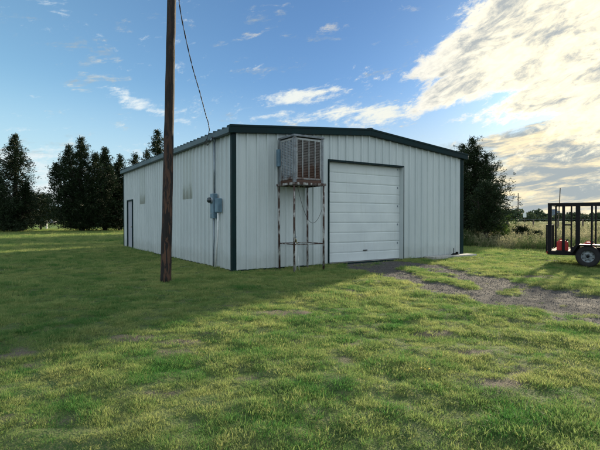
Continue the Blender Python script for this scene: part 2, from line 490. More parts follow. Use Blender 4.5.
gsrc = [tuft('grass_tuft_source', M['grass'], 36, .012, .036, .0034, .07, .8, 2, s) for s in range(8)]
gsrc += [tuft('grass_tuft_source', M['grass'], 26, .02, .052, .0036, .05, .6, 2, 20+s) for s in range(2)]
bands = [(1.6, 4.5, 900, 1.0), (4.5, 7.5, 700, 1.12), (7.5, 12, 430, 1.35), (12, 19, 210, 1.7), (19, 32, 85, 2.3), (32, 62, 22, 3.4)]
AX, AY, AS = [], [], []
for y0, y1, d, s in bands:
    X, Y = pts_band(y0, y1, d); AX.append(X); AY.append(Y); AS.append(np.full(len(X), s))
X = np.concatenate(AX); Y = np.concatenate(AY); S = np.concatenate(AS)
g = f_gravel(X, Y); ba = f_bare(X, Y); wl = weedline(X, Y)
clump = .5*fbm(X*4.2, Y*4.2, 71, 3) + .5*fbm(X*11, Y*11, 73, 2); clump2 = fbm(X*.8, Y*.8, 72, 4)
pk = (1 - np.clip(g*1.06, 0, 1)*.992) * (1 - .88*ba) * (.50 + .50*sstep(.38, .52, clump))
bx, by = w2b(X, Y)
onslab = (bx > 7.1) & (bx < 9.62) & (by > -.55) & (by < .1)
legs = np.zeros(len(X), bool)
k = (rng.uniform(size=len(X)) < pk) & ~inb(X, Y, .02) & (wl < .6) & ~onslab
X, Y, S, clump, clump2, g, ba = X[k], Y[k], S[k], clump[k], clump2[k], g[k], ba[k]
bx, by = w2b(X, Y); db = np.maximum(np.maximum(-bx, bx-BW), np.maximum(-by, by-BL))
size = S * np.clip(.88+.12*(Y-3)/5, .88, 1) * (.62 + .70*sstep(.35, .72, clump)) * (.75 + .5*clump2) * rng.uniform(.75, 1.25, len(X))
size *= np.where(db < .16, 1.3, 1) * np.where(g > .1, .75, 1)
size = np.minimum(size, S*1.9)
lush = sstep(.48, .66, fbm(X*1.7+40, Y*1.7, 81, 4))
tint = np.clip(.60 - .22*lush + (fbm(X*.35, Y*.35, 82, 3)-.5)*.6 + (fbm(X*3.1, Y*3.1, 83, 3)-.5)*.9 + rng.normal(0, .24, len(X)), 0, 1)
for px, py, rr in ((140,357,.20),(162,373,.34),(70,400,.3),(540,420,.5),(330,390,.2),(560,330,.3)):
    x0, y0 = gp(px, py); q = np.exp(-((X-x0)**2+(Y-y0)**2)/rr**2); size *= 1+.22*q; tint = np.clip(tint-.5*q, 0, 1)
scatter('lawn_grass', gsrc, X, Y, f_height(X, Y)-.004, size, tint, label='short mown green and yellowish grass of the lawn around the shed', cat='grass')

# pebbles on the drive
def pebble(seed):
    r = np.random.default_rng(seed); import bmesh
    bm = bmesh.new(); bmesh.ops.create_icosphere(bm, subdivisions=1, radius=.5)
    for v in bm.verts: v.co *= r.uniform(.7, 1.2); v.co.z *= .6
    me = bpy.data.meshes.new('pebble_source'); bm.to_mesh(me); bm.free(); me.materials.append(M['stone']); return bpy.data.objects.new('pebble_source', me)
mm, t, b = newmat('stone_chip'); tt = t.attr('tint', 'INSTANCER')
t.put(b.inputs['Base Color'], t.mix(tt, (.055,.051,.049), (.150,.140,.131))); b.inputs['Roughness'].default_value = .9; M['stone'] = mm
X, Y = pts_band(4, 16.5, 900, 1.0, 12.5)
g = f_gravel(X, Y); k = (rng.uniform(size=len(X)) < np.clip(g, 0, 1)*np.clip(9/Y, .3, 1)) & ~inb(X, Y)
X, Y = X[k], Y[k]
scatter('gravel', [pebble(s) for s in range(4)], X, Y, f_height(X, Y)+.001, rng.uniform(.005, .015, len(X))**1.0*np.clip(Y/8, 1, 1.4), rng.uniform(0, 1, len(X))**1.4, .5,
        label='loose grey gravel chips on the driveway to the roller door', cat='gravel')

# rough field of tall weeds
wsrc = [tuft('weed_source', M['weed'], 24, .30, .95, .015, .22, .34, 3, 40+s, heads=1.0) for s in range(5)]
X1, Y1 = pts_band(17, 34, 15, 2.0, 27); X2, Y2 = pts_band(34, 62, 7, 2.0, 46); X3, Y3 = pts_band(62, 130, 1.1, 3.0, 95)
X = np.concatenate([X1, X2, X3]); Y = np.concatenate([Y1, Y2, Y3]); S = np.concatenate([np.full(len(X1), 1.), np.full(len(X2), .85), np.full(len(X3), .9)])
wl = weedline(X, Y); n_ = fbm(X*.6, Y*.6, 91, 4)
k = (wl > 0) & ~inb(X, Y, .5) & (rng.uniform(size=len(X)) < .45+.8*n_); X, Y, S, wl, n_ = X[k], Y[k], S[k], wl[k], n_[k]
edge = sstep(3.5, 0, wl)
scatter('tall_weeds', wsrc, X, Y, f_height(X, Y), S*(.30+.80*n_)*(1-.35*edge)*rng.uniform(.6, 1.35, len(X)), np.clip(.66 - .66*edge + (fbm(X*1.1, Y*.8, 92, 4)-.5)*2.6 + rng.normal(0, .25, len(X)), 0, 1), .1,
        label='tall straw and green weeds filling the field beyond the lawn', cat='weeds')

# ------------------------------------------------------------------ metal building
BLD = empty('metal_building', (NX, NY, 0), ANG, label='pale grey corrugated metal shed with dark green trim and a white garage door', cat='shed')
PITCH = .3048
def rib_profile(L, off=.10):
    """[(s, depth)] along a wall, depth>0 outwards"""
    p = [(0., 0.)]; s = off
    while s < L - .08:
        for ds, d in ((-.040,0.),(-.022,.042),(.022,.042),(.040,0.)):
            if 0 < s+ds < L: p.append((s+ds, d))
        for c in (.10, .20):                      # minor stiffening ribs
            for ds, d in ((-.014,0.),(-.006,.005),(.006,.005),(.014,0.)):
                if 0 < s+c+ds < L: p.append((s+c+ds, d))
        s += PITCH
    p.append((L, 0.)); return p
def sheet(L, zlo, zhi, place, off=.10, s0=0, s1=None, extra=()):
    s1 = L if s1 is None else s1
    p = [q for q in rib_profile(L, off) if s0-1e-6 <= q[0] <= s1+1e-6]
    if p[0][0] > s0: p.insert(0, (s0, 0.))
    if p[-1][0] < s1: p.append((s1, 0.))
    mb = MB()
    for (a, da), (b_, db_) in zip(p[:-1], p[1:]):
        mb.add([place(a, da, zlo(a)), place(b_, db_, zlo(b_)), place(b_, db_, zhi(b_)), place(a, da, zhi(a))], [(0,1,2,3)])
    return mb
def roofz(x): return EH + (RH-EH)*(1-abs(x-BW/2)/(BW/2))
DX0, DX1, DH = 3.10, 6.18, 3.08
fr = MB()
pf = lambda s, d, z: (s, -d, z)
for a, b_, lo in ((0, DX0, lambda s: .03), (DX0, DX1, lambda s: DH), (DX1, BW, lambda s: .03)):
    q = sheet(BW, lo, roofz, pf, s0=a, s1=b_); fr.add(q.v, q.f)
fr.build('wall', M['wall'], BLD)
# side wall facing left (x=0), with light panels cut in as their own sheets
LP = ((2.98, 3.86), (8.60, 9.48)); SDX0, SDX1, SDH = 10.75, 11.68, 2.2
ps = lambda s, d, z: (-d, s, z)
sd = MB(); lo0 = lambda s: .03; top = lambda s: EH
cuts = [0, LP[0][0], LP[0][1], LP[1][0], LP[1][1], SDX0, SDX1, BL]
for i, (a, b_) in enumerate(zip(cuts[:-1], cuts[1:])):
    hi = (lambda s: 2.04) if i in (1, 3) else top
    lo = (lambda s: SDH) if i == 5 else lo0
    q = sheet(BL, lo, hi, ps, s0=a, s1=b_); sd.add(q.v, q.f)
sd.build('wall', M['wall'], BLD)
for a, b_ in LP:
    q = sheet(BL, lambda s: 2.0, top, lambda s, d, z: (-d-.003, s, z), s0=a, s1=b_)
    o = q.build('light_panel', M['panel_light'], BLD)
sheet(BL, lo0, top, lambda s, d, z: (BW+d, s, z)).build('wall', M['wall'], BLD)
sheet(BW, lo0, roofz, lambda s, d, z: (s, BL+d, z)).build('wall', M['wall'], BLD)
MB().box(.02, BW-.02, .02, BL-.02, -.2, .028).build('floor_slab', M['concrete'], BLD)
MB().box(-.015, BW+.015, -.012, -.004, -.05, .035).build('base_angle', M['trim'], BLD)
MB().box(-.012, -.004, 0, BL, -.05, .035).build('base_angle', M['trim'], BLD)
# roof: two ribbed slopes with thickness
OV = .10
rf = MB()
slope = (RH-EH)/(BW/2)
for side in (0, 1):
    ys = rib_profile(BL + 2*OV, .14)
    for (a, da), (b_, db_) in zip(ys[:-1], ys[1:]):
        x0 = -OV-.04 if side == 0 else BW+OV+.04; xm = BW/2
        z0 = EH + .115 - slope*(OV+.04); zm = RH + .115
        ya, yb = a-OV, b_-OV
        rf.add([(x0, ya, z0+da), (xm, ya, zm+da), (xm, yb, zm+db_), (x0, yb, z0+db_),
                (x0, ya, z0-.012), (xm, ya, zm-.012), (xm, yb, zm-.012), (x0, yb, z0-.012)],
               [(0,1,2,3), (4,7,6,5), (0,3,7,4)])
rf.build('roof', M['roof'], BLD)
for (ya, yb) in ((-OV-.035, -OV+.01),):
    # rake trim along both front slopes: stepped box profile
    for x0, z0, x1, z1 in ((-OV-.05, EH-slope*(OV+.05), BW/2, RH), (BW/2, RH, BW+OV+.05, EH-slope*(OV+.05))):
        mb = MB()
        mb.sweep([(0,-OV-.05,-.05), (0,0.03,-.05), (0,0.03,.158), (0,-OV-.05,.158)], (x0, 0, z0), (x1, 0, z1))
        mb.sweep([(0,-OV-.062,.10), (0,-OV-.051,.10), (0,-OV-.051,.16), (0,-OV-.062,.16)], (x0, 0, z0), (x1, 0, z1))
        mb.build('rake_trim', M['trim'], BLD, bevel=.006)
for x0, x1 in ((-OV-.07, -.035), (BW+.035, BW+OV+.07)):
    mb = MB().box(x0, x1, -OV-.045 if x0 > 0 else -OV+.0, BL+OV, EH-.06, EH+.085)
    mb.build('eave_gutter', M['eave'], BLD, bevel=.01)
mb = MB()
for x0, z0, x1, z1 in ((-OV-.05, EH-slope*(OV+.05), BW/2, RH), (BW/2, RH, BW+OV+.05, EH-slope*(OV+.05))):
    mb.sweep([(0,0,-.05), (0,OV+.05,-.05), (0,OV+.05,.158), (0,0,.158)], (x0, BL, z0), (x1, BL, z1))
mb.build('rake_trim', M['trim'], BLD)
MB().sweep([(-.10,0,-.015),(0,0,.002),(.10,0,-.015),(.10,0,.012),(0,0,.03),(-.10,0,.012)], (BW/2, -OV-.03, RH+.165), (BW/2, BL+OV, RH+.165)).build('ridge_cap', M['roof'], BLD)
# corner trims
for cx, cy in ((0,0), (BW,0), (0,BL), (BW,BL)):
    mb = MB(); sx = -1 if cx == 0 else 1; sy = -1 if cy == 0 else 1
    a = cx+sx*.040; b_ = cx-sx*.115; c = cy+sy*.040; d = cy-sy*.10
    mb.box(min(a,b_), max(a,b_), min(c, cy), max(c, cy)+0, 0, EH-.055)
    mb.box(min(a,cx), max(a,cx), min(cy, d), max(cy, d), 0, EH-.055)
    mb.build('corner_trim', M['trim'], BLD, bevel=.004)
# garage door opening: jambs, header, door
mb = MB()
mb.box(DX0-.035, DX0+.0, -.042, .13, .0, DH+.051); mb.box(DX1, DX1+.03, -.046, -.001, .0, DH+.051)
mb.box(DX0+.002, DX1-.002, -.044, .13, DH, DH+.05)
mb.build('door_frame', M['trim'], BLD, bevel=.004)
MB().box(DX1-.012, DX1-.001, -.040, .16, 0, DH).build('door_jamb', M['wall'], BLD)
gd = MB(); z = .02; ns = 10; hh = (DH-.02)/ns
ypl = .14
for i in range(ns):
    z0 = .02+i*hh; z1 = z0+hh; big = (i % 2 == 0)
    gap = .012 if big else .006
    dep = .016 if big else .007
    gd.sweep([(0, ypl+dep, z0), (0, ypl, z0+gap), (0, ypl-.006, z0+gap+.03), (0, ypl-.006, z1-.035), (0, ypl, z1-gap*.3), (0, ypl+dep, z1), (0, ypl+.05, z1), (0, ypl+.05, z0)], (DX0+.0, 0, 0), (DX1-.013, 0, 0))
GD = gd.build('garage_door', M['gdoor'], BLD)
MB().box(DX0+.01, DX1-.02, ypl-.02, ypl+.05, 0, .045).build('bottom_seal', M['rubber'], GD)
MB().box(DX0+1.46, DX0+1.62, ypl-.035, ypl-.012, .36, .385).build('lift_handle', M['black'], GD)
for xx in (DX1-.12, ):
    for i in range(1, 10, 2): MB().box(xx, xx+.035, ypl-.016, ypl-.006, .02+i*hh+.21, .02+i*hh+.27).build('hinge', M['conduit'], GD)
# entry door in the side wall
fo = MB()
fo.box(-.05, .03, SDX0-.06, SDX0-.001, .0, SDH+.06); fo.box(-.05, .03, SDX1+.001, SDX1+.06, .0, SDH+.06); fo.box(-.05, .03, SDX0, SDX1, SDH, SDH+.06)
ed = MB().box(.005, .05, SDX0+.006, SDX1-.006, .03, SDH-.004).build('entry_door', M['farwall'], BLD, bevel=.003)
fo.build('frame', M['trim'], ed)
MB().lathe([(0,0),(.03,0),(.03,.012),(.014,.02),(.014,.05),(.03,.06),(.03,.085),(0,.09)], 14, Matrix.Translation((.005, SDX0+.08, 1.0)) @ Matrix.Rotation(R(-90), 4, 'Y')).build('handle', M['handle'], ed, smooth=True)

# concrete pad by the right corner
pad = MB().box(7.2, 9.55, -.46, -.045, -.12, .075).build('concrete_pad', M['concrete'], None, bevel=.012)
pad.location = (NX, NY, 0); pad.rotation_euler = (0, 0, ANG); tag(pad, kind='structure')
bk = empty('steel_bracket', (*b2w(8.58, -.22), .075), ANG, label='small dark steel bracket with an upright rod standing on the concrete pad', cat='bracket')
MB().box(-.13, .22, -.05, .05, 0, .02).build('base_plate', M['black'], bk, bevel=.003)
MB().tube([(-.03,0,.02),(-.03,0,.24)], .013).build('rod', M['black'], bk)
mb = MB(); mb.box(.12, .19, -.035, .035, .02, .10); mb.box(.03, .07, -.02, .02, .02, .06); mb.box(-.07, .01, -.03, .03, .02, .055); mb.build('lug', M['black'], bk, bevel=.006)

# ------------------------------------------------------------------ electric service on the side wall
ES = empty('electric_service', (*b2w(-.033, 1.02), 0), ANG, label='blue grey electric meter with conduits on the side wall of the shed', cat='electric meter')
mbx = MB().box(-.13, 0, -.10, .13, 1.38, 2.06).build('meter_box', M['meterbox'], ES, bevel=.012)
Mt = Matrix.Translation((-.13, .02, 1.88)) @ Matrix.Rotation(R(-90), 4, 'Y')
MB().lathe([(.095,0),(.095,.03),(.075,.035)], 22, Mt).build('meter_ring', M['conduit'], mbx, smooth=True)
MB().lathe([(.075,.03),(.073,.09),(.055,.115),(0,.12)], 22, Mt).build('meter', M['glass'], mbx, smooth=True)
MB().box(-.136, -.131, -.03, .08, 1.50, 1.53).build('latch', M['conduit'], mbx)
bb = MB().box(-.11, 0, -.40, -.17, 1.54, 1.92).build('breaker_box', M['meterbox'], ES, bevel=.01)
MB().box(-.118, -.1105, -.388, -.182, 1.555, 1.905).build('cover', M['meterbox'], bb, bevel=.003)
MB().tube([(-.06, -.12, 1.80), (-.06, -.19, 1.80)], .02).build('nipple', M['conduit'], ES)
MB().tube([(-.05, .0, 2.07), (-.05, .0, 3.50)], .026, 12).build('conduit', M['conduit'], ES, smooth=True)
MB().tube([(-.05, .03, 1.38), (-.05, .03, .75), (-.05, .06, .6), (-.06, .05, -.05)], .022, 12).build('conduit', M['conduit'], ES, smooth=True)
MB().tube([(-.07, -.30, 1.53), (-.07, -.27, .9), (-.11, -.16, -.05)], .026, 12).build('pipe', M['pvc'], ES, smooth=True)
hd = MB().tube([(-.05, 0, 3.48), (-.05, 0, 3.54), (-.10, 0, 3.565), (-.15, 0, 3.52)], [.036,.042,.042,.034], 12).build('weatherhead', M['conduit'], ES, smooth=True)
mb = MB()
for j, dy in enumerate((-.02, .0, .02)):
    mb.tube([(-.15, dy, 3.52), (-.22, dy*3, 3.44-.03*j), (-.25, .10+dy*5, 3.38+.02*j), (-.22, .20+dy*4, 3.50), (-.19, .14, 3.62), (-.185, .02+dy, 3.80)], .006, 6)
mb.tube([(-.12, -.02, 3.52), (-.20, -.2, 3.58), (-.18, -.30, 3.55), (-.15, -.22, 3.54)], .012, 6)
mb.build('service_wires', M['wire'], ES)

# ------------------------------------------------------------------ utility pole
PX, PY = gp(165.3, 282)
UP = empty('utility_pole', (PX, PY, 0), 0, label='dark brown creosoted wooden utility pole standing on the lawn before the shed', cat='utility pole')
PH = 7.6; lean = .155/6.1
nb = 28; mb = MB(); r_ = random.Random(3)
pts = [(lean*(PH*i/nb) + r_.uniform(-.004, .004), r_.uniform(-.004, .004), -.15 + (PH+.15)*i/nb) for i in range(nb+1)]
mb.tube(pts, [(.116 - .030*i/nb)*(1+r_.uniform(-.02,.02)) + (.012 if i == 0 else 0) for i in range(nb+1)], 20)
mb.build('pole_shaft', M['pole'], UP, smooth=True)
mb = MB(); mb.tube([(lean*6.75+.06, .05, 6.75), (lean*6.75+.10, .14, 6.75)], .012); mb.lathe([(0,-.04),(.03,-.035),(.035,0),(.03,.035),(0,.04)], 12, Matrix.Translation((lean*6.75+.10, .16, 6.75)))
mb.build('insulator', M['conduit'], UP)
# service drop
p0 = Vector((PX+lean*6.75+.10, PY+.16, 6.75)); ex, ey = b2w(-.185-.033, 1.03); p3 = Vector((ex, ey, 3.80))
ctrl = [p0, Vector((PX+lean*6.1+.085, PY+.33, 6.08)), p0.lerp(p3, .40)+Vector((-.06,0,-.36)), p0.lerp(p3, .66)+Vector((-.02,0,-.22)), p0.lerp(p3, .86)+Vector((.0,0,-.10)), p3+Vector((-.02,-.12,.22)), p3]
def catmull(P, n=10):
    out = []; Q = [P[0]]+P+[P[-1]]
    for i in range(1, len(Q)-2):
        for k in range(n):
            t = k/n; a, b, c, d = Q[i-1], Q[i], Q[i+1], Q[i+2]
            out.append(.5*((2*b)+(c-a)*t+(2*a-5*b+4*c-d)*t*t+(3*b-a-3*c+d)*t**3))
    out.append(P[-1]); return out
cv = catmull(ctrl, 12)
w1 = [p + Vector((.008*math.sin(i*1.1), .008*math.cos(i*1.1), 0)) for i, p in enumerate(cv)]
w2 = [p - Vector((.008*math.sin(i*1.1), .008*math.cos(i*1.1), 0)) for i, p in enumerate(cv)]
o = MB().tube(w1, .008, 6).tube(w2, .007, 6).build('power_line', M['wire'], None)
tag(o, 'thin twisted black power line hanging from the pole to the shed eave', 'power line')

# ------------------------------------------------------------------ evaporative cooler and stand
CX0, CX1, CY0, CY1 = 1.30, 2.24, -.904, -.137
ST = empty('cooler_stand', (NX, NY, 0), ANG, label='tall pipe stand with peeling white paint holding the cooler by the wall', cat='stand')
legp = [(CX0, CY0), (CX1, CY0), (CX1, CY1), (CX0, CY1)]
for i, (x, y) in enumerate(legp):
    MB().tube([(x+(.02 if i == 3 else 0), y, -.08), (x, y, 1.2), (x, y, 2.26)], .028, 12).build('leg', M['peel'], ST, smooth=True)
mb = MB()
a0, a1, c0, c1 = CX0-.05, CX1+.05, CY0-.05, CY1+.05
mb.box(a0, a1, c0, c0+.012, 2.25, 2.31); mb.box(a0, a1, c1-.012, c1, 2.25, 2.31); mb.box(a0, a0+.012, c0+.013, c1-.013, 2.25, 2.31); mb.box(a1-.012, a1, c0+.013, c1-.013, 2.25, 2.31)
mb.box(a0+.013, a1-.013, c0+.013, c1-.013, 2.285, 2.305)
mb.build('platform', M['peel'], ST)
for a, b in (((CX0,CY1),(CX0,CY0)), ((CX0,CY0),(CX1,CY0)), ((CX1,CY0),(CX1,CY1)), ((CX0,CY1),(CX1,CY1))):
    MB().tube([(*a, .70), (*b, .70)], .013, 8).build('brace', M['peel'], ST, smooth=True)
CO = empty('evaporative_cooler', (NX, NY, 0), ANG, label='rusty louvred evaporative cooler box on the tall pipe stand', cat='air cooler')
Z0, Z1 = 2.315, 3.50
mb = MB(); p = .075
for x in (CX0, CX1-p):
    for y in (CY0, CY1-p): MB().box(x, x+p, y, y+p, Z0, Z1).build('corner_post', M['cooler_blue'], CO, bevel=.006)
mb = MB(); mb.box(CX0+.005, CX1-.005, CY0+.005, CY1-.005, Z0, Z0+.07); mb.build('bottom_pan', M['louver_b'], CO)
# top: shallow hipped cap
mb = MB(); e = .018
vs = [(CX0-e,CY0-e,Z1),(CX1+e,CY0-e,Z1),(CX1+e,CY1+e,Z1),(CX0-e,CY1+e,Z1),(CX0-e,CY0-e,Z1+.05),(CX1+e,CY0-e,Z1+.05),(CX1+e,CY1+e,Z1+.05),(CX0-e,CY1+e,Z1+.05),
      (CX0+.2,CY0+.2,Z1+.085),(CX1-.2,CY0+.2,Z1+.085),(CX1-.2,CY1-.2,Z1+.085),(CX0+.2,CY1-.2,Z1+.085)]
mb.add(vs, [(0,3,2,1),(0,1,5,4),(1,2,6,5),(2,3,7,6),(3,0,4,7),(4,5,9,8),(5,6,10,9),(6,7,11,10),(7,4,8,11),(8,9,10,11)])
mb.build('top_cap', M['cooler_blue'], CO, bevel=.006)
def louvre(axis_, fixed, u0, u1, out, nbars, mat, name='louvre_panel'):
    """axis_: 'x' panel in xz at y=fixed ; 'y' panel in yz at x=fixed; out = outward sign"""
    def P(u, d, z): return (u, fixed+out*d, z) if axis_ == 'x' else (fixed+out*d, u, z)
    z0, z1 = Z0+.08, Z1-.03
    pn = MB(); n = 24; st = (z1-z0-.08)/n
    for i in range(n):
        z = z0+.04+i*st
        pn.add([P(u0+.03,.004,z), P(u1-.03,.004,z), P(u1-.03,-.022,z+st*.95), P(u0+.03,-.022,z+st*.95)], [(0,1,2,3)])
        pn.add([P(u0+.03,.004,z), P(u1-.03,.004,z), P(u1-.03,.0,z+.012), P(u0+.03,.0,z+.012)], [(0,1,2,3)])
    o = pn.build(name, mat, CO)
    fr_ = MB()
    def bx(ua, ub, za, zb, d0=-.02, d1=.010):
        q = [P(u, d, z) for z in (za, zb) for u, d in ((ua,d0),(ub,d0),(ub,d1),(ua,d1))]
        fr_.add(q, [(0,1,2,3),(4,5,6,7),(0,1,5,4),(1,2,6,5),(2,3,7,6),(3,0,4,7)])
    bx(u0, u0+.034, z0, z1); bx(u1-.034, u1, z0, z1); bx(u0+.035, u1-.035, z1-.05, z1); bx(u0+.035, u1-.035, z0, z0+.04)
    for k in range(nbars):
        u = u0 + (u1-u0)*(k+1)/(nbars+1); bx(u-.011, u+.011, z0+.041, z1-.051, -.01, .014)
    fr_.build('frame', M['bar_w'], o)
    pd = MB(); q = [P(u, d, z) for z in (z0+.02, z1-.02) for u, d in ((u0+.02,-.05),(u1-.02,-.05),(u1-.02,-.028),(u0+.02,-.028))]
    pd.add(q, [(0,1,2,3),(4,5,6,7),(0,1,5,4),(1,2,6,5),(2,3,7,6),(3,0,4,7)]); pd.build('pad', M['pad'], o)
    return o
louvre('x', CY0+.02, CX0+p, CX1-p, -1, 3, M['louver_b'])['label'] = 'rust brown louvred front panel'
louvre('y', CX0+.02, CY0+p, CY1-p, -1, 3, M['louver_w'])['label'] = 'white louvred side panel with rust at the foot'
louvre('y', CX1-.02, CY0+p, CY1-p, 1, 3, M['louver_w'])
MB().box(CX0+.16, CX1-.16, CY1-.02, -.035, 2.58, 3.20).build('duct', M['meterbox'], CO)
MB().box(CX0+.08, CX1-.08, CY1-.01, CY1, Z0+.07, Z1).build('back_panel', M['cooler_blue'], CO)
MB().box(CX0-.07, CX0-.004, CY1-.10, CY1+.03, 2.78, 3.24).build('switch_box', M['meterbox'], CO, bevel=.006)
# hanging cable, water pipe with valve
mb = MB(); A = Vector((1.46, -.80, 2.27)); B = Vector((2.22, -.86, 1.62))
mb.tube([A.lerp(B, t) + Vector((0, 0, -1.05*4*t*(1-t)*.62)) for t in np.linspace(0, 1, 22)], .0055, 6)
o = mb.build('hanging_cable', M['wire'], None); o.location = (NX, NY, 0); o.rotation_euler = (0,0,ANG)
tag(o, 'thin black cable drooping in a loop under the cooler', 'cable')
WP = empty('water_pipe', (*b2w(1.58, -.55), 0), ANG, label='thin galvanised water pipe with a tap standing under the cooler', cat='pipe')
MB().tube([(0,0,-.05),(0,0,.78)], .014, 10).build('riser', M['pvc'], WP, smooth=True)
MB().tube([(.0,0,.70),(.05,0,.60),(.10,.02,.18),(.13,.03,-.03)], .012, 8).build('hose', M['pvc'], WP, smooth=True)
MB().tube([(0,0,.79),(-.04,0,1.3),(-.06,.02,2.28)], .008, 8).build('feed_line', M['conduit'], WP, smooth=True)
tp = MB().tube([(0,0,.74),(0,0,.80),(-.03,-.02,.83),(-.07,-.03,.80)], [.022,.026,.022,.018], 10); tp.tube([(0,0,.72),(.05,-.02,.72)], .02, 8)
tpo = tp.build('tap', M['handle'], WP, smooth=True)
MB().lathe([(0,.87),(.035,.87),(.038,.88),(.035,.89),(0,.89)], 12).build('tap_handle', M['conduit'], tpo)

# ------------------------------------------------------------------ utility trailer
TR = empty('utility_trailer', (7.40, 13.43, 0), R(-35), label='black high-sided utility trailer parked on the lawn beside the driveway', cat='trailer')
TL, TW = 3.9, 1.9; DZ = .42
mb = MB()
for y in (0, TW-.06): mb.box(0, TL, y, y+.06, .30, DZ)
for i in range(7): x = TL/6*i*.985; mb.box(x, x+.055, .061, TW-.061, .31, DZ-.03)
mb.tube([(TL-.2, .3, .34), (TL+1.1, TW/2, .36)], .04, 6); mb.tube([(TL-.2, TW-.3, .34), (TL+1.1, TW/2, .36)], .04, 6)
mb.build('chassis', M['black'], TR, bevel=.005)
mb = MB()
for i in range(11): y = .065+i*(TW-.13)/11; mb.box(.06, TL-.02, y+.003, y+(TW-.13)/11-.003, DZ-.028, DZ+.008)
mb.build('deck', M['wood'], TR)
TOPZ = 1.77
def post(x, y, w, d=.05, z1=TOPZ): MB().box(x-w/2, x+w/2, y, y+d, DZ+.001, z1).build('post', M['black'], TR, bevel=.004)
for x, w in ((.045,.105),(.40,.075),(.60,.04),(.76,.115),(1.10,.05),(1.55,.05),(2.1,.05),(2.7,.05),(3.3,.05),(3.86,.06)): post(x, .0, w)
for x, w in ((.03,.05),(.47,.04),(1.14,.05),(1.6,.05),(2.2,.05),(2.8,.05),(3.3,.05),(3.86,.06)): post(x, TW-.05, w)
mb = MB()
mb.box(-.01, TL, -.004, .055, TOPZ, TOPZ+.065); mb.box(-.01, TL, TW-.055, TW+.004, TOPZ, TOPZ+.065); mb.box(-.008, .05, .056, TW-.056, TOPZ+.001, TOPZ+.06); mb.box(TL-.06, TL-.002, .056, TW-.056, TOPZ+.001, TOPZ+.06)
mb.build('top_rail', M['black'], TR, bevel=.004)
mb = MB(); mb.box(.42, .60, .004, .044, 1.17, 1.215); mb.build('cross_bar', M['black'], TR)
# rear gate frame
mb = MB(); mb.box(-.055, -.012, .03, TW-.03, .36, .41); mb.box(-.055, -.012, .03, TW-.03, 1.15, 1.19)
for y in (.03, .42, .95, 1.45, TW-.07): mb.box(-.053, -.014, y, y+.035, .411, 1.15)
mb.build('gate', M['black'], TR)
def wheel(x):
    Mx = Matrix.Translation((x, -.15, .305)) @ Matrix.Rotation(R(90), 4, 'X')
    t_ = MB().lathe([(.165,-.085),(.20,-.10),(.27,-.10),(.295,-.085),(.302,-.06),(.302,.06),(.295,.085),(.27,.10),(.20,.10),(.165,.085)], 40, Mx).build('wheel', M['rubber'], TR, smooth=True)
    r = MB().lathe([(.195,.09),(.19,.075),(.165,.065),(.155,.03),(.12,.02),(.085,.05),(.06,.052),(.05,.03),(0,.03)], 40, Mx).build('rim', M['rim'], t_, smooth=True)
    h = MB().lathe([(.038,.03),(.036,.085),(.02,.10),(0,.10)], 16, Mx)
    for k in range(5):
        a = k*2*math.pi/5; h.lathe([(.010,.04),(.010,.062),(0,.064)], 8, Mx @ Matrix.Translation((.075*math.cos(a), .075*math.sin(a), 0)))
    h.build('hub', M['black'], t_, smooth=True)
    for k in range(8):
        a = (k+.5)*2*math.pi/8; MB().lathe([(.016,.024),(.016,.034),(0,.0345)], 10, Mx @ Matrix.Translation((.135*math.cos(a), .135*math.sin(a), 0))).build('rim_hole', M['bplastic'], t_)
wheel(1.02); wheel(1.78)
# fender: sloped ends, flat top
mb = MB(); prof = [(.60,.40),(.60,.47),(.74,.645),(2.06,.645),(2.20,.47),(2.20,.40)]
for (xa, za), (xb, zb) in zip(prof[:-1], prof[1:]):
    mb.add([(xa,-.30,za),(xb,-.30,zb),(xb,-.005,zb),(xa,-.005,za),(xa,-.30,za-.012),(xb,-.30,zb-.012),(xb,-.005,zb-.012),(xa,-.005,za-.012)], [(0,1,2,3),(4,7,6,5),(0,4,5,1)])
ins = [(.60,.40),(.60,.47),(.74,.645),(2.06,.645),(2.20,.47),(2.20,.40),(2.14,.40),(2.02,.60),(.78,.60),(.66,.40)]
n = len(ins); mb.add([(x,-.31,z) for x, z in ins]+[(x,-.30,z) for x, z in ins], [(i,(i+1)%n,n+(i+1)%n,n+i) for i in range(n)]+[(0,1,8,9),(1,2,7,8)][:0]+[(0,1,2,8,9),(2,3,7,8),(3,4,5,6,7)])
mb.box(.60, 2.20, -.008, -.001, .40, .56)
mb.build('fender', M['black'], TR)
MB().box(-.03, -.012, .0, .12, .32, .40).build('tail_light', M['red'], TR)

def gas_can(loc, rz, w, d, h, label):
    x, y, z = loc
    wx = TR.matrix_basis @ Vector(loc)
    g = empty('gas_can', wx, rz, label=label, cat='gas can', group='red gas cans on the trailer')
    mb = MB(); mb.box(-w/2, w/2, -d/2, d/2, 0, h*.78)
    vs = [(-w/2+.01,-d/2+.01,h*.78),(w/2-.01,-d/2+.01,h*.78),(w/2-.01,d/2-.01,h*.78),(-w/2+.01,d/2-.01,h*.78),(-w*.3,-d*.25,h*.9),(w*.25,-d*.25,h*.9),(w*.25,d*.25,h*.9),(-w*.3,d*.25,h*.9)]
    mb.add(vs, [(0,1,5,4),(1,2,6,5),(2,3,7,6),(3,0,4,7),(4,5,6,7)])
    mb.build('body', M['red'], g, bevel=.018)
    MB().tube([(-w*.28,0,h*.86),(-w*.22,0,h),(w*.12,0,h),(w*.2,0,h*.86)], .016, 8).build('handle', M['red'], g, smooth=True)
    MB().tube([(w*.34,0,h*.78),(w*.36,0,h*.92),(w*.48,0,h*1.02)], [.026,.022,.012], 10).build('spout', M['bplastic'], g, smooth=True)
    return g
bpy.context.view_layer.update()
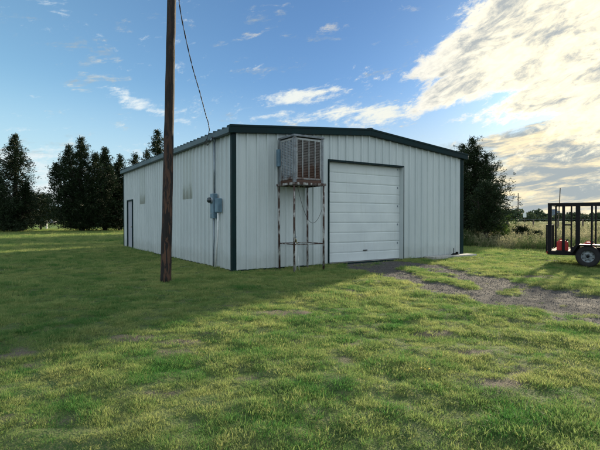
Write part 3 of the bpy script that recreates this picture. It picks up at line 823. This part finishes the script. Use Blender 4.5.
gas_can((.36, .22, DZ+.009), R(-28), .30, .20, .33, 'larger red plastic gas can at the rear end of the trailer deck')
gas_can((1.02, .24, DZ+.009), R(-50), .26, .19, .29, 'smaller red gas can just above the trailer fender')

# ------------------------------------------------------------------ fences, far poles, far buildings
def wire_fence(name, p0, p1, n, h, label, mat, wires=4, r=.055, jit=.04):
    F_ = empty(name, (p0[0], p0[1], 0), 0, label=label, cat='fence')
    d = Vector((p1[0]-p0[0], p1[1]-p0[1], 0)); rr = random.Random(n)
    tops = []
    for i in range(n):
        q = d*(i/(n-1)); l = rr.uniform(-jit, jit)
        MB().tube([(q.x, q.y, -.1), (q.x+l, q.y, h*rr.uniform(.94, 1.05))], [r, r*.85], 8).build('post', mat, F_); tops.append(q)
    mb = MB()
    for k in range(wires):
        z = h*(.25+.7*k/(wires-1))
        mb.tube([(q.x, q.y-.06, z+rr.uniform(-.02,.02)) for q in tops], .006, 4)
    mb.build('wire', M['conduit'], F_)
    return F_
wire_fence('field_fence', (13.69, 39.0), (31.05, 39.0), 9, 1.40, 'wire fence on dark wooden posts across the weedy field', M['farwood'], r=.075)
wire_fence('pasture_fence', (-60, 66), (-14, 68), 14, 1.0, 'post and wire fence beyond the left cedar trees', M['farwood'], 3, .06)
wpz = MB().box(-.09,.09,-.09,.09,-.1,1.25).build('white_post', M['farfence'], None, bevel=.01); wpz.location = (tx_(46.5, 62), 62, 0)
tag(wpz, 'single white post standing in the bright pasture between the left cedars', 'post')
def upole(x, y, h, label, lean=0, arm=True, r=.15):
    U = empty('distant_utility_pole', (x, y, 0), 0, label=label, cat='utility pole')
    MB().tube([(0,0,0),(lean,0,h)], [r, r*.7], 8).build('pole_shaft', M['farwood'], U)
    if arm:
        MB().box(lean-.9, lean+.9, -.06, .06, h-.7, h-.55).build('crossarm', M['farwood'], U)
upole((518-300)/450*165, 165, 1.36+26/450*165, 'tall slender far-off utility pole above the weedy field', r=.20, arm=False)
upole((558.3-300)/450*120, 120, 1.36+31/450*120, 'leaning far-off utility pole rising behind the trailer', lean=.45, arm=False, r=.15)
s_ = empty('white_sign', ((524.5-300)/450*110, 110, 0), R(10), label='small white square sign on a post in the far field', cat='sign')
MB().box(-.05,.05,-.05,.05,0,1.9).build('post', M['farwood'], s_); MB().box(-.45,.45,-.09,-.05,1.75,2.75).build('board', M['whitebox'], s_, bevel=.01)
# grain store and shed far off
g_ = empty('far_grain_store', ((554.5-300)/450*420, 420, 0), R(15), label='blue grey grain store block on the skyline behind the trailer', cat='building')
MB().box(-3.4,3.4,-3,3,0,9).build('wall', M['fardark'], g_); MB().box(-1.6,1.8,-1.5,1.5,9,10.5).build('head_house', M['fardark'], g_); MB().box(3.5,7.0,-3,3,0,6.2).build('annex', M['farwall'], g_)
g_ = empty('far_shed', ((543-300)/450*400, 400, 0), R(-10), label='low pale shed on the skyline left of the trailer', cat='building')
MB().box(-3.6,3.6,-3,3,0,4.2).build('wall', M['farwall'], g_); MB().add([(-3.9,-3.3,4.2),(3.9,-3.3,4.2),(3.9,3.3,4.2),(-3.9,3.3,4.2),(-3.9,0,5.6),(3.9,0,5.6)], [(0,1,5,4),(2,3,4,5),(0,4,3),(1,2,5),(0,3,2,1)]).build('roof', M['farwall'], g_)
g_ = empty('far_barn', ((45-300)/450*150, 150, 0), R(12), label='small barn with a rusty roof seen between the left cedars', cat='barn')
MB().box(-3.2,3.2,-2.4,2.4,0,2.0).build('wall', M['farwall'], g_); MB().add([(-3.5,-2.7,2.0),(3.5,-2.7,2.0),(3.5,2.7,2.0),(-3.5,2.7,2.0),(-3.5,0,3.6),(3.5,0,3.6)], [(0,1,5,4),(2,3,4,5),(0,4,3),(1,2,5),(0,3,2,1)]).build('roof', M['barnroof'], g_)

# ------------------------------------------------------------------ trees
def leaves(P, D, L, W, seed):
    """n diamond leaves: centres P, direction D, length L, width W"""
    r = np.random.default_rng(seed); n = len(P)
    D = D/np.linalg.norm(D, axis=1, keepdims=True)
    A = r.normal(size=(n, 3)); S_ = np.cross(D, A); S_ /= np.linalg.norm(S_, axis=1, keepdims=True)+1e-9
    L = L[:, None]; W = W[:, None]
    V = np.stack([P-D*L*.5, P+S_*W*.5, P+D*L*.5, P-S_*W*.5], 1).reshape(-1, 3)
    return V, np.arange(n*4).reshape(n, 4)

def tree(name, x, y, h, rad, label, cat='tree', seed=0, shape='cone', leaf=.16, nbr=170, per=90, base=.10, mat='cedar', leaders=(), group=None, trunk_r=None, pw=.80):
    T = empty(name, (x, y, 0), 0, label=label, cat=cat, group=group)
    r = np.random.default_rng(seed)
    tr = trunk_r or .022*h
    tb = MB()
    tb.tube([(0,0,-.1),(r.normal()*.05,0,h*.3),(r.normal()*.08,r.normal()*.05,h*.6),(0,0,h*.95)], [tr*1.25, tr, tr*.6, tr*.12], 10)
    P = []; D = []; TT = []
    heads = [(0., 0., h, rad, 1.)] + [(dx, dy, hh_, rr_, w_) for dx, dy, hh_, rr_, w_ in leaders]
    for (dx, dy, hh_, rr_, w_) in heads:
        if (dx, dy) != (0., 0.): tb.tube([(0,0,h*.12),(dx*.6,dy*.6,hh_*.35),(dx,dy,hh_*.95)], [tr*.7, tr*.5, tr*.1], 8)
        nb_ = int(nbr*w_)
        for k in range(nb_):
            t = base + (1-base)*(1-(1-r.uniform())**.80) if shape == 'cone' else base+(1-base)*r.uniform()**.9
            lob = .72 + .5*vnoise(np.array([t*6+seed*3.1]), np.array([k*.0+dx]), seed)[0]
            if shape == 'cone': env = (1-t)**pw*(.55+.45*min(1, (t-base)/.12+.2))
            elif shape == 'broad': env = math.sqrt(max(0, 1-((t-.42)/.60)**2))*min(1, (t-base)/.10+.35)
            else: env = math.sqrt(max(0, 1-((t-.52)/.52)**2))
            a = r.uniform(0, 6.283)
            ln = rr_*env*lob*r.uniform(.35, 1.2)*(.62+.76*vnoise(np.array([a*1.3]), np.array([t*7.]), seed+5)[0]*1.0) + .02*h
            ln = min(ln, rr_*env*1.02 + .03*h)
            z0 = t*hh_; up = r.uniform(-.05, .35) + .5*t
            dr = np.array([math.cos(a), math.sin(a), up]); dr /= np.linalg.norm(dr)
            st = np.array([dx*min(1, t*1.6), dy*min(1, t*1.6), z0])
            if ln > .35*rr_ and k % 3 == 0:
                e_ = st+dr*ln*.8; tb.tube([tuple(st-dr*.02), tuple(st+dr*ln*.45+np.array([0,0,-.02*ln])), tuple(e_)], [tr*.22, tr*.14, tr*.04], 5, cap=False)
            m_ = int(per*(.35+.65*ln/max(rad, .1)))
            u = r.uniform(.12, 1.03, m_)**.75
            # side twigs: cluster centres around the limb
            nc = max(3, int(m_/9)); cu = r.uniform(.15, 1.0, nc); coff = r.normal(0, .115*ln+.035, (nc, 3))*np.array([1,1,.65])
            ci = r.integers(0, nc, m_)
            C = st + dr[None,:]*(cu[ci]*ln)[:, None] + coff[ci] + r.normal(0, leaf*.75, (m_, 3))
            C[:, 2] -= .10*ln*cu[ci]**2
            out = C - np.array([dx, dy, 0]); out[:, 2] = 0
            dd = out/(np.linalg.norm(out, axis=1, keepdims=True)+.1)*.8 + dr + r.normal(0, .55, (m_, 3)) + np.array([0, 0, .35])
            P.append(C); D.append(dd); TT.append(np.clip(r.uniform(0, 1)*.6 + r.uniform(0, .4, nc)[ci], 0, 1))
        # spiky leader tip
        m_ = int(per*1.2); zz = r.uniform(.90, 1.0, m_)
        C = np.stack([dx+r.normal(0, 1, m_)*(1.01-zz)*rr_*.45, dy+r.normal(0, 1, m_)*(1.01-zz)*rr_*.45, zz*hh_], 1)
        P.append(C); D.append(np.stack([r.normal(0,.35,m_), r.normal(0,.35,m_), np.ones(m_)], 1)); TT.append(r.uniform(0, .8, m_))
    P = np.concatenate(P); D = np.concatenate(D); TT = np.concatenate(TT)
    k = P[:, 2] > .12; P, D, TT = P[k], D[k], TT[k]
    n = len(P)
    V, F = leaves(P, D, leaf*r.uniform(.7, 1.7, n), leaf*r.uniform(.28, .6, n), seed)
    tb.build('trunk', M['bark'], T, smooth=True)
    npmesh('crown', V, F, M[mat], T, attrs={'tint': np.repeat(TT, 4)})
    return T
def tx(px, d): return (px-300)/450*d
def th(py, d): return CAMH + (219-py)/450*d
g1 = 'cedar trees along the back of the lawn'
tree('cedar_tree', tx(15,48), 48, th(135,48), 4.8, 'tall pointed dark cedar, the one nearest the left edge with a clear spire', seed=1, shape='cone', nbr=420, per=105, base=.03, pw=1.0, group=g1, leaders=((-2.0,.5,6.4,2.8,.4),(1.2,0,5.2,2.8,.4)))
tree('cedar_tree', tx(-12,45), 45, th(160,45), 4.6, 'shorter dark cedar cut off by the left edge of the photo', seed=2, shape='cone', nbr=360, per=115, base=.03, pw=.95, group=g1)
tree('cedar_tree', tx(82,50), 50, th(139,50), 5.2, 'big broad dark cedar with a thick visible trunk at left', seed=3, shape='cone', nbr=420, per=110, base=.045, pw=.98, group=g1, trunk_r=.26,
     leaders=((-1.6,.3,9.5,4.2,.8),(-2.8,0,7.6,3.0,.5),(1.7,-.2,8.6,3.8,.6),(3.0,.2,7.2,3.2,.4)))
tree('cedar_tree', tx(105,52), 52, th(149,52), 4.2, 'slim dark cedar just right of the broad one', seed=4, shape='cone', nbr=360, per=105, base=.045, pw=1.0, group=g1, leaders=((.9,0,7.2,3.0,.5),))
tree('cedar_tree', tx(120,53), 53, th(156,53), 4.0, 'small dark cedar touching the left end of the shed', seed=5, shape='cone', nbr=340, per=105, base=.045, pw=1.0, group=g1, leaders=((-.8,0,7.0,3.0,.5),))
tree('cedar_tree', tx(135,50), 50, th(154,50), 2.3, 'small cedar tip just showing over the shed roof', seed=6, shape='cone', nbr=180, per=80, group=g1)
tree('cedar_tree', tx(147,52), 52, th(150,52), 2.2, 'low cedar tip beside the pointed top over the shed roof', seed=8, shape='cone', nbr=160, per=80, group=g1)
tree('cedar_tree', tx(158,50), 50, th(130,50), 3.6, 'tall pointed cedar rising over the shed roof beside the pole', seed=7, shape='cone', nbr=280, per=110, pw=1.0, group=g1)
tree('cedar_tree', tx(41,55), 55, th(197,55), 2.9, 'low bushy cedar filling the gap between the two large ones', seed=9, shape='broad', nbr=240, per=90, base=.16, group=g1)
for i, (x_, y_, h_, r_w) in enumerate(((-4.5,49,9.4,4.8),(-1.0,47,9.6,5.0),(2.4,50,10.2,5.0),(5.6,47,9.4,5.0),(9.0,50,9.0,4.8),(12.2,47,7.6,4.6))):  # unseen cedars, added behind the shed so their shadows darken the left lawn
    tree('cedar_tree', x_, y_, h_, r_w, 'unseen cedar tree added behind the shed to shade the left lawn', seed=30+i, shape='cone', nbr=300, per=80, leaf=.26, base=.02, pw=.55, group='unseen cedar trees added behind the shed for shade')
g2 = 'trees behind the right corner of the shed'
tree('juniper_tree', tx(473,26), 26, th(139,26), 2.35, 'taller dark juniper rising above the right corner of the shed', seed=11, shape='cone', leaf=.085, nbr=340, per=120, base=.03, pw=.62, group=g2, leaders=((.7,-.2,5.0,2.2,.5),(-.5,.2,5.7,2.0,.5),(.25,0,5.5,2.2,.5)))
tree('juniper_tree', tx(486,23.2), 23.2, th(181,23.2), 1.35, 'lower spreading juniper with bare trunk right of the shed', seed=12, shape='cone', leaf=.07, nbr=170, per=90, pw=.6, base=.24, group=g2, trunk_r=.085, leaders=((.42,0,3.1,1.2,.55),(-.5,-.1,2.9,1.4,.5)))
tree('juniper_tree', tx(455,27), 27, th(160,27), 2.2, 'juniper mostly hidden behind the right corner of the shed', seed=13, shape='cone', leaf=.09, nbr=240, per=120, base=.03, group=g2)
# shrubs in the weeds
def shrub(px, d, h, rad, seed, label, mat='scrub'):
    T = tree('shrub', tx(px, d), d, h, rad, label, cat='shrub', seed=seed, shape='round', leaf=.05+.0012*d, nbr=60, per=70, base=.05, mat=mat, trunk_r=.02)
shrub(521, 25, .80, .6, 21, 'dark leggy shrub in the weeds between the two fence posts', 'cedar')
shrub(536, 24, .62, .4, 22, 'small dark bush in the weeds left of the trailer', 'cedar')
shrub(500, 24, .95, .8, 23, 'bright green bush at the foot of the spreading juniper')
shrub(497, 31, 1.4, 1.3, 24, 'rounded green bush beyond the spreading juniper')
# far tree belt along the skyline, one mass
def belt(name, spots, label, seed, leafs=1.0):
    P = []; D = []; TT = []; r = np.random.default_rng(seed)
    for (x, y, h, w) in spots:
        n = 900; nl = 9
        lc = np.stack([r.normal(0, w*.34, nl), r.normal(0, w*.3, nl), h*r.uniform(.25, .78, nl)], 1); ci = r.integers(0, nl, n)
        q = r.normal(size=(n, 3)); q /= np.linalg.norm(q, axis=1, keepdims=True); q *= (r.uniform(0, 1, n)**.4)[:, None]
        C = lc[ci] + q*np.array([w*.30, w*.30, h*.26]); C[:, 2] = np.clip(C[:, 2], 0, h)
        P.append(C + np.array([x, y, 0])); D.append(q+r.normal(0, .5, (n, 3))); TT.append(np.clip(r.uniform(0, 1, nl)[ci], 0, 1))
    P = np.concatenate(P); D = np.concatenate(D); TT = np.concatenate(TT); n = len(P)
    V, F = leaves(P, D, leafs*r.uniform(.6, 1.4, n), leafs*r.uniform(.4, .8, n), seed)
    return tag(npmesh(name, V, F, M['farleaf'], attrs={'tint': np.repeat(TT, 4)}), label=label, cat='trees', kind='stuff')
sp = []; rr = random.Random(5)
for px, d, top, w in ((511,170,208,8),(517,180,210,7),(505,160,209,7),(528,190,209,6),(536,200,212,5),(548,230,217,6),(563,220,213,6),(570,210,212,5),(581,200,214,7),(592,210,213,8),(603,200,212,8),(615,220,212,9),(630,220,212,9),(497,160,215,6)):
    sp.append((tx(px,d), d, th(top,d), w))
for k in range(70):
    d = rr.uniform(240, 420); px = rr.uniform(440, 760); sp.append((tx(px,d), d, rr.uniform(2.2, 5), rr.uniform(8, 18)))
belt('tree_belt', sp, 'low dark green line of trees along the right skyline', 77)
sp = []
for px, d, top, w in ((50,120,207,5),(30,130,210,6),(10,140,209,8),(95,150,212,8),(115,160,212,8)): sp.append((tx(px,d), d, th(top,d), w))
for k in range(70):
    d = rr.uniform(230, 420); px = rr.uniform(-260, 260); sp.append((tx(px,d), d, rr.uniform(3.5, 6.5), rr.uniform(8, 18)))
belt('far_woodland', sp, 'pale far-off woodland seen under the left cedar trees', 78)
# small yellow flowers in the lawn
fx, fy = gp(421, 373)
r_ = random.Random(9)
fl = empty('wildflower_clump', (fx, fy, float(f_height(np.array([fx]), np.array([fy]))[0])), label='tiny clump of yellow wildflowers in the lawn in front', cat='flowers')
for k in range(4):
    x = r_.uniform(-.07, .07); y = r_.uniform(-.07, .07); z = r_.uniform(.045, .07)
    st_ = MB().tube([(x,y,0),(x+.005,y,z)], .0015, 4).build('stem', M['scrub'], fl)
    MB().lathe([(0,-.002),(.006,0),(.007,.003),(.003,.005),(0,.005)], 8, Matrix.Translation((x+.005,y,z))).build('flower_head', M['yellow'], st_)

# ------------------------------------------------------------------ sky, sun, camera
SUN_AZ = R(54.5); SUN_EL = R(14)      # azimuth from +x towards +y
w = bpy.data.worlds.new('World'); sc.world = w; w.use_nodes = True
t = NT(w); bg = t.N['Background']
sky = t.new('ShaderNodeTexSky', sky_type='NISHITA'); sky.sun_disc = False; sky.sun_elevation = SUN_EL; sky.sun_rotation = math.pi/2 - SUN_AZ
sky.air_density = 1.0; sky.dust_density = .6; sky.ozone_density = 2.2; sky.altitude = 0
STR = .10
bg.inputs[1].default_value = STR
tc = t.new('ShaderNodeTexCoord'); sep = t.new('ShaderNodeSeparateXYZ'); t.L.new(tc.outputs['Generated'], sep.inputs[0])
az = t.math('ARCTAN2', sep.outputs[0], sep.outputs[1]); el = t.math('ARCSINE', sep.outputs[2])
cmb = t.new('ShaderNodeCombineXYZ'); t.put(cmb.inputs[0], az); t.put(cmb.inputs[1], el); AE = cmb.outputs[0]
def ae(px, py):
    a = math.atan((px-300)/450); e = math.atan((219-py)/450*math.cos(a)); return a, e
def mapping(vec, loc, rot, scale):
    m = t.new('ShaderNodeMapping', vector_type='TEXTURE'); t.put(m.inputs[0], vec)
    m.inputs['Location'].default_value = loc; m.inputs['Rotation'].default_value = rot; m.inputs['Scale'].default_value = scale; return m.outputs[0]
def blob(px, py, rx, ry, ang, amp):
    a, e = ae(px, py)
    v = mapping(AE, (a, e, 0), (0, 0, R(ang)), (rx/480, ry/480, 1))
    ln = t.new('ShaderNodeVectorMath', operation='LENGTH'); t.put(ln.inputs[0], v)
    return t.mapr(ln.outputs['Value'], 0, 1, amp, 0)
def total(bl):
    r = None
    for b_ in bl:
        v = blob(*b_); r = v if r is None else t.math('ADD', r, v)
    return r
# px, py, radius x, radius y, slope angle, strength
M1 = total([(310,22,120,60,0,-.55),(30,60,90,40,0,-.3),(448,58,62,24,22,.55),(430,70,40,12,10,.3),(600,0,175,110,18,.95),(500,38,100,60,28,.85),(462,80,85,24,20,.60),(560,80,150,30,22,.55),(640,80,130,80,15,.6),
            (440,100,80,13,20,.42),(800,60,200,160,0,.8),
            (492,100,70,9,12,-.40),(540,37,45,5,26,-.40),(590,12,30,6,20,-.4),(455,72,35,5,20,-.40),(530,122,60,6,12,-.30),(590,66,60,6,14,-.2)])
M2 = total([(283,10,34,18,0,-.45),(330,30,40,20,0,-.45),(255,38,34,14,0,-.35),(345,8,50,14,0,-.3),(315,98,120,24,4,.10),(300,99,85,15,5,0.59),(345,112,100,15,6,0.53),(215,100,36,8,8,.34),(262,116,60,8,4,.30),(385,118,70,18,12,0.61),(60,8,62,20,-12,0.45),(133,28,48,20,-32,0.39),(122,96,44,16,-20,.36),(150,108,46,12,-14,.30),(15,160,90,22,2,.46),(45,182,26,26,0,.50),(30,196,130,16,2,.46),(186,122,30,8,3,.36),(75,152,70,10,-3,.30),
            (-200,100,300,80,10,.25),(210,45,330,50,0,-.45),(330,30,150,50,0,-.3),(30,70,120,50,0,-.25)])
M4 = total([(590,140,150,34,12,.55),(440,190,60,20,5,.35),(560,190,200,50,4,.60),(700,150,170,90,0,.6),(480,150,90,16,14,.30),(900,120,260,200,0,.5)])
rip = t.noise(mapping(AE, (.1,0,0), (0,0,R(20)), (1.0,.48,1)), 44, 6, .62, .5)
n_a = t.noise(mapping(AE, (0,0,0), (0,0,R(20)), (1.0,.44,1)), 6.0, 10, .62, .5)
n_b = t.noise(mapping(AE, (.3,.7,0), (0,0,R(8)), (1.0,.24,1)), 9, 10, .68, .9)
rip2 = t.noise(mapping(AE, (.1,.2,0), (0,0,R(14)), (1.0,.5,1)), 19, 9, .72, .4)
n_c = t.noise(mapping(AE, (.9,.3,0), (0,0,R(7)), (1.0,.20,1)), 6.5, 9, .62, .4)
c5 = lambda n_: t.math('SUBTRACT', n_, .5)
mul = lambda a, b: t.math('MULTIPLY', a, b)
add = lambda a, b: t.math('ADD', a, b)
sv = (math.cos(SUN_EL)*math.cos(SUN_AZ), math.cos(SUN_EL)*math.sin(SUN_AZ), math.sin(SUN_EL))
dt = t.new('ShaderNodeVectorMath', operation='DOT_PRODUCT'); t.L.new(tc.outputs['Generated'], dt.inputs[0]); dt.inputs[1].default_value = sv
near = t.mapr(dt.outputs['Value'], .80, .995); mid = t.mapr(dt.outputs['Value'], .62, .98)
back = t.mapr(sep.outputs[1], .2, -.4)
M3_fill = add(t.mapr(sep.outputs[1], .35, -.25, 0, .75), t.mapr(sep.outputs[2], .55, .9, 0, .3))  # cloud cover added behind the camera and overhead to brighten the front walls
d1 = add(add(add(M1, M3_fill), mul(c5(n_a), 1.3)), add(mul(c5(rip2), 1.5), mul(c5(rip), .7)))
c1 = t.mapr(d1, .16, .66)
d2 = add(add(M2, mul(c5(n_b), 1.5)), add(mul(c5(rip2), 1.1), mul(c5(rip), .7)))
c2 = mul(t.mapr(d2, .20, .74), .95)
d4 = add(add(M4, mul(c5(n_c), 1.4)), mul(c5(rip2), .9))
c4_ = t.mapr(d4, .10, .50)
# colours
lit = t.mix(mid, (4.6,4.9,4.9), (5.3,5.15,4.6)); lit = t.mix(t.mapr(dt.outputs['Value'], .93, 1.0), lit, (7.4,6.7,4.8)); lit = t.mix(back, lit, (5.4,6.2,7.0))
dark = t.mix(mid, (2.2,2.7,3.1), (2.5,2.7,2.75))
sh = t.math('ADD', mul(t.mapr(t.noise(mapping(AE, (.5,.1,0), (0,0,R(18)), (1.0,.36,1)), 9, 9, .70, .5), .42, .66), .85), mul(t.mapr(rip, .36, .66), .28), clamp=True)
sh = mul(sh, t.mapr(d1, .30, 1.0, .1, 1.0))
cloudc = t.mix(sh, lit, dark)
low_sh = t.mapr(t.noise(mapping(AE, (.2,.6,0), (0,0,R(6)), (1.0,.17,1)), 7, 9, .66, .5), .36, .56)
lowc = t.mix(low_sh, t.mix(near, (5.0,4.6,3.5), (5.8,5.0,3.3)), (2.15,2.45,2.55))
skyc = t.mix(1.0, sky.outputs[0], t.mix(t.mapr(dt.outputs['Value'], .2, .98), (1.00,1.18,1.14), (.27,.42,.60)), 'MULTIPLY')
horiz = t.mix(t.mapr(dt.outputs['Value'], .84, 1.0), (3.1,4.0,4.6), (4.6,4.3,3.5))
skyc = t.mix(t.mapr(el, .0, .30, .85, 0), skyc, horiz)
col = t.mix(c4_, skyc, lowc)
col = t.mix(c2, col, t.mix(mid, (4.4,4.8,4.9), (5.0,5.0,4.4)))
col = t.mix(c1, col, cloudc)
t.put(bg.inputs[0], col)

sl = bpy.data.lights.new('sun', 'SUN'); sl.energy = 5.0; sl.angle = R(2.2); sl.color = (1.0, .86, .62)
so = bpy.data.objects.new('sun', sl); COL.objects.link(so)
so.rotation_euler = Vector(sv).to_track_quat('Z', 'Y').to_euler()

cam = bpy.data.cameras.new('camera'); cam.lens = 27.0; cam.sensor_width = 36; cam.clip_end = 4000; cam.clip_start = .05
co = bpy.data.objects.new('camera', cam); COL.objects.link(co); sc.camera = co
co.location = (0, 0, CAMH); co.rotation_euler = (R(90-.76), 0, 0)
vs_ = sc.view_settings; vs_.view_transform = 'Standard'; vs_.look = 'None'; vs_.exposure = .95; vs_.gamma = 1; vs_.use_curve_mapping = False
sc.render.resolution_x = 1024; sc.render.resolution_y = 768
sc.cycles.max_bounces = 6; sc.cycles.transparent_max_bounces = 4
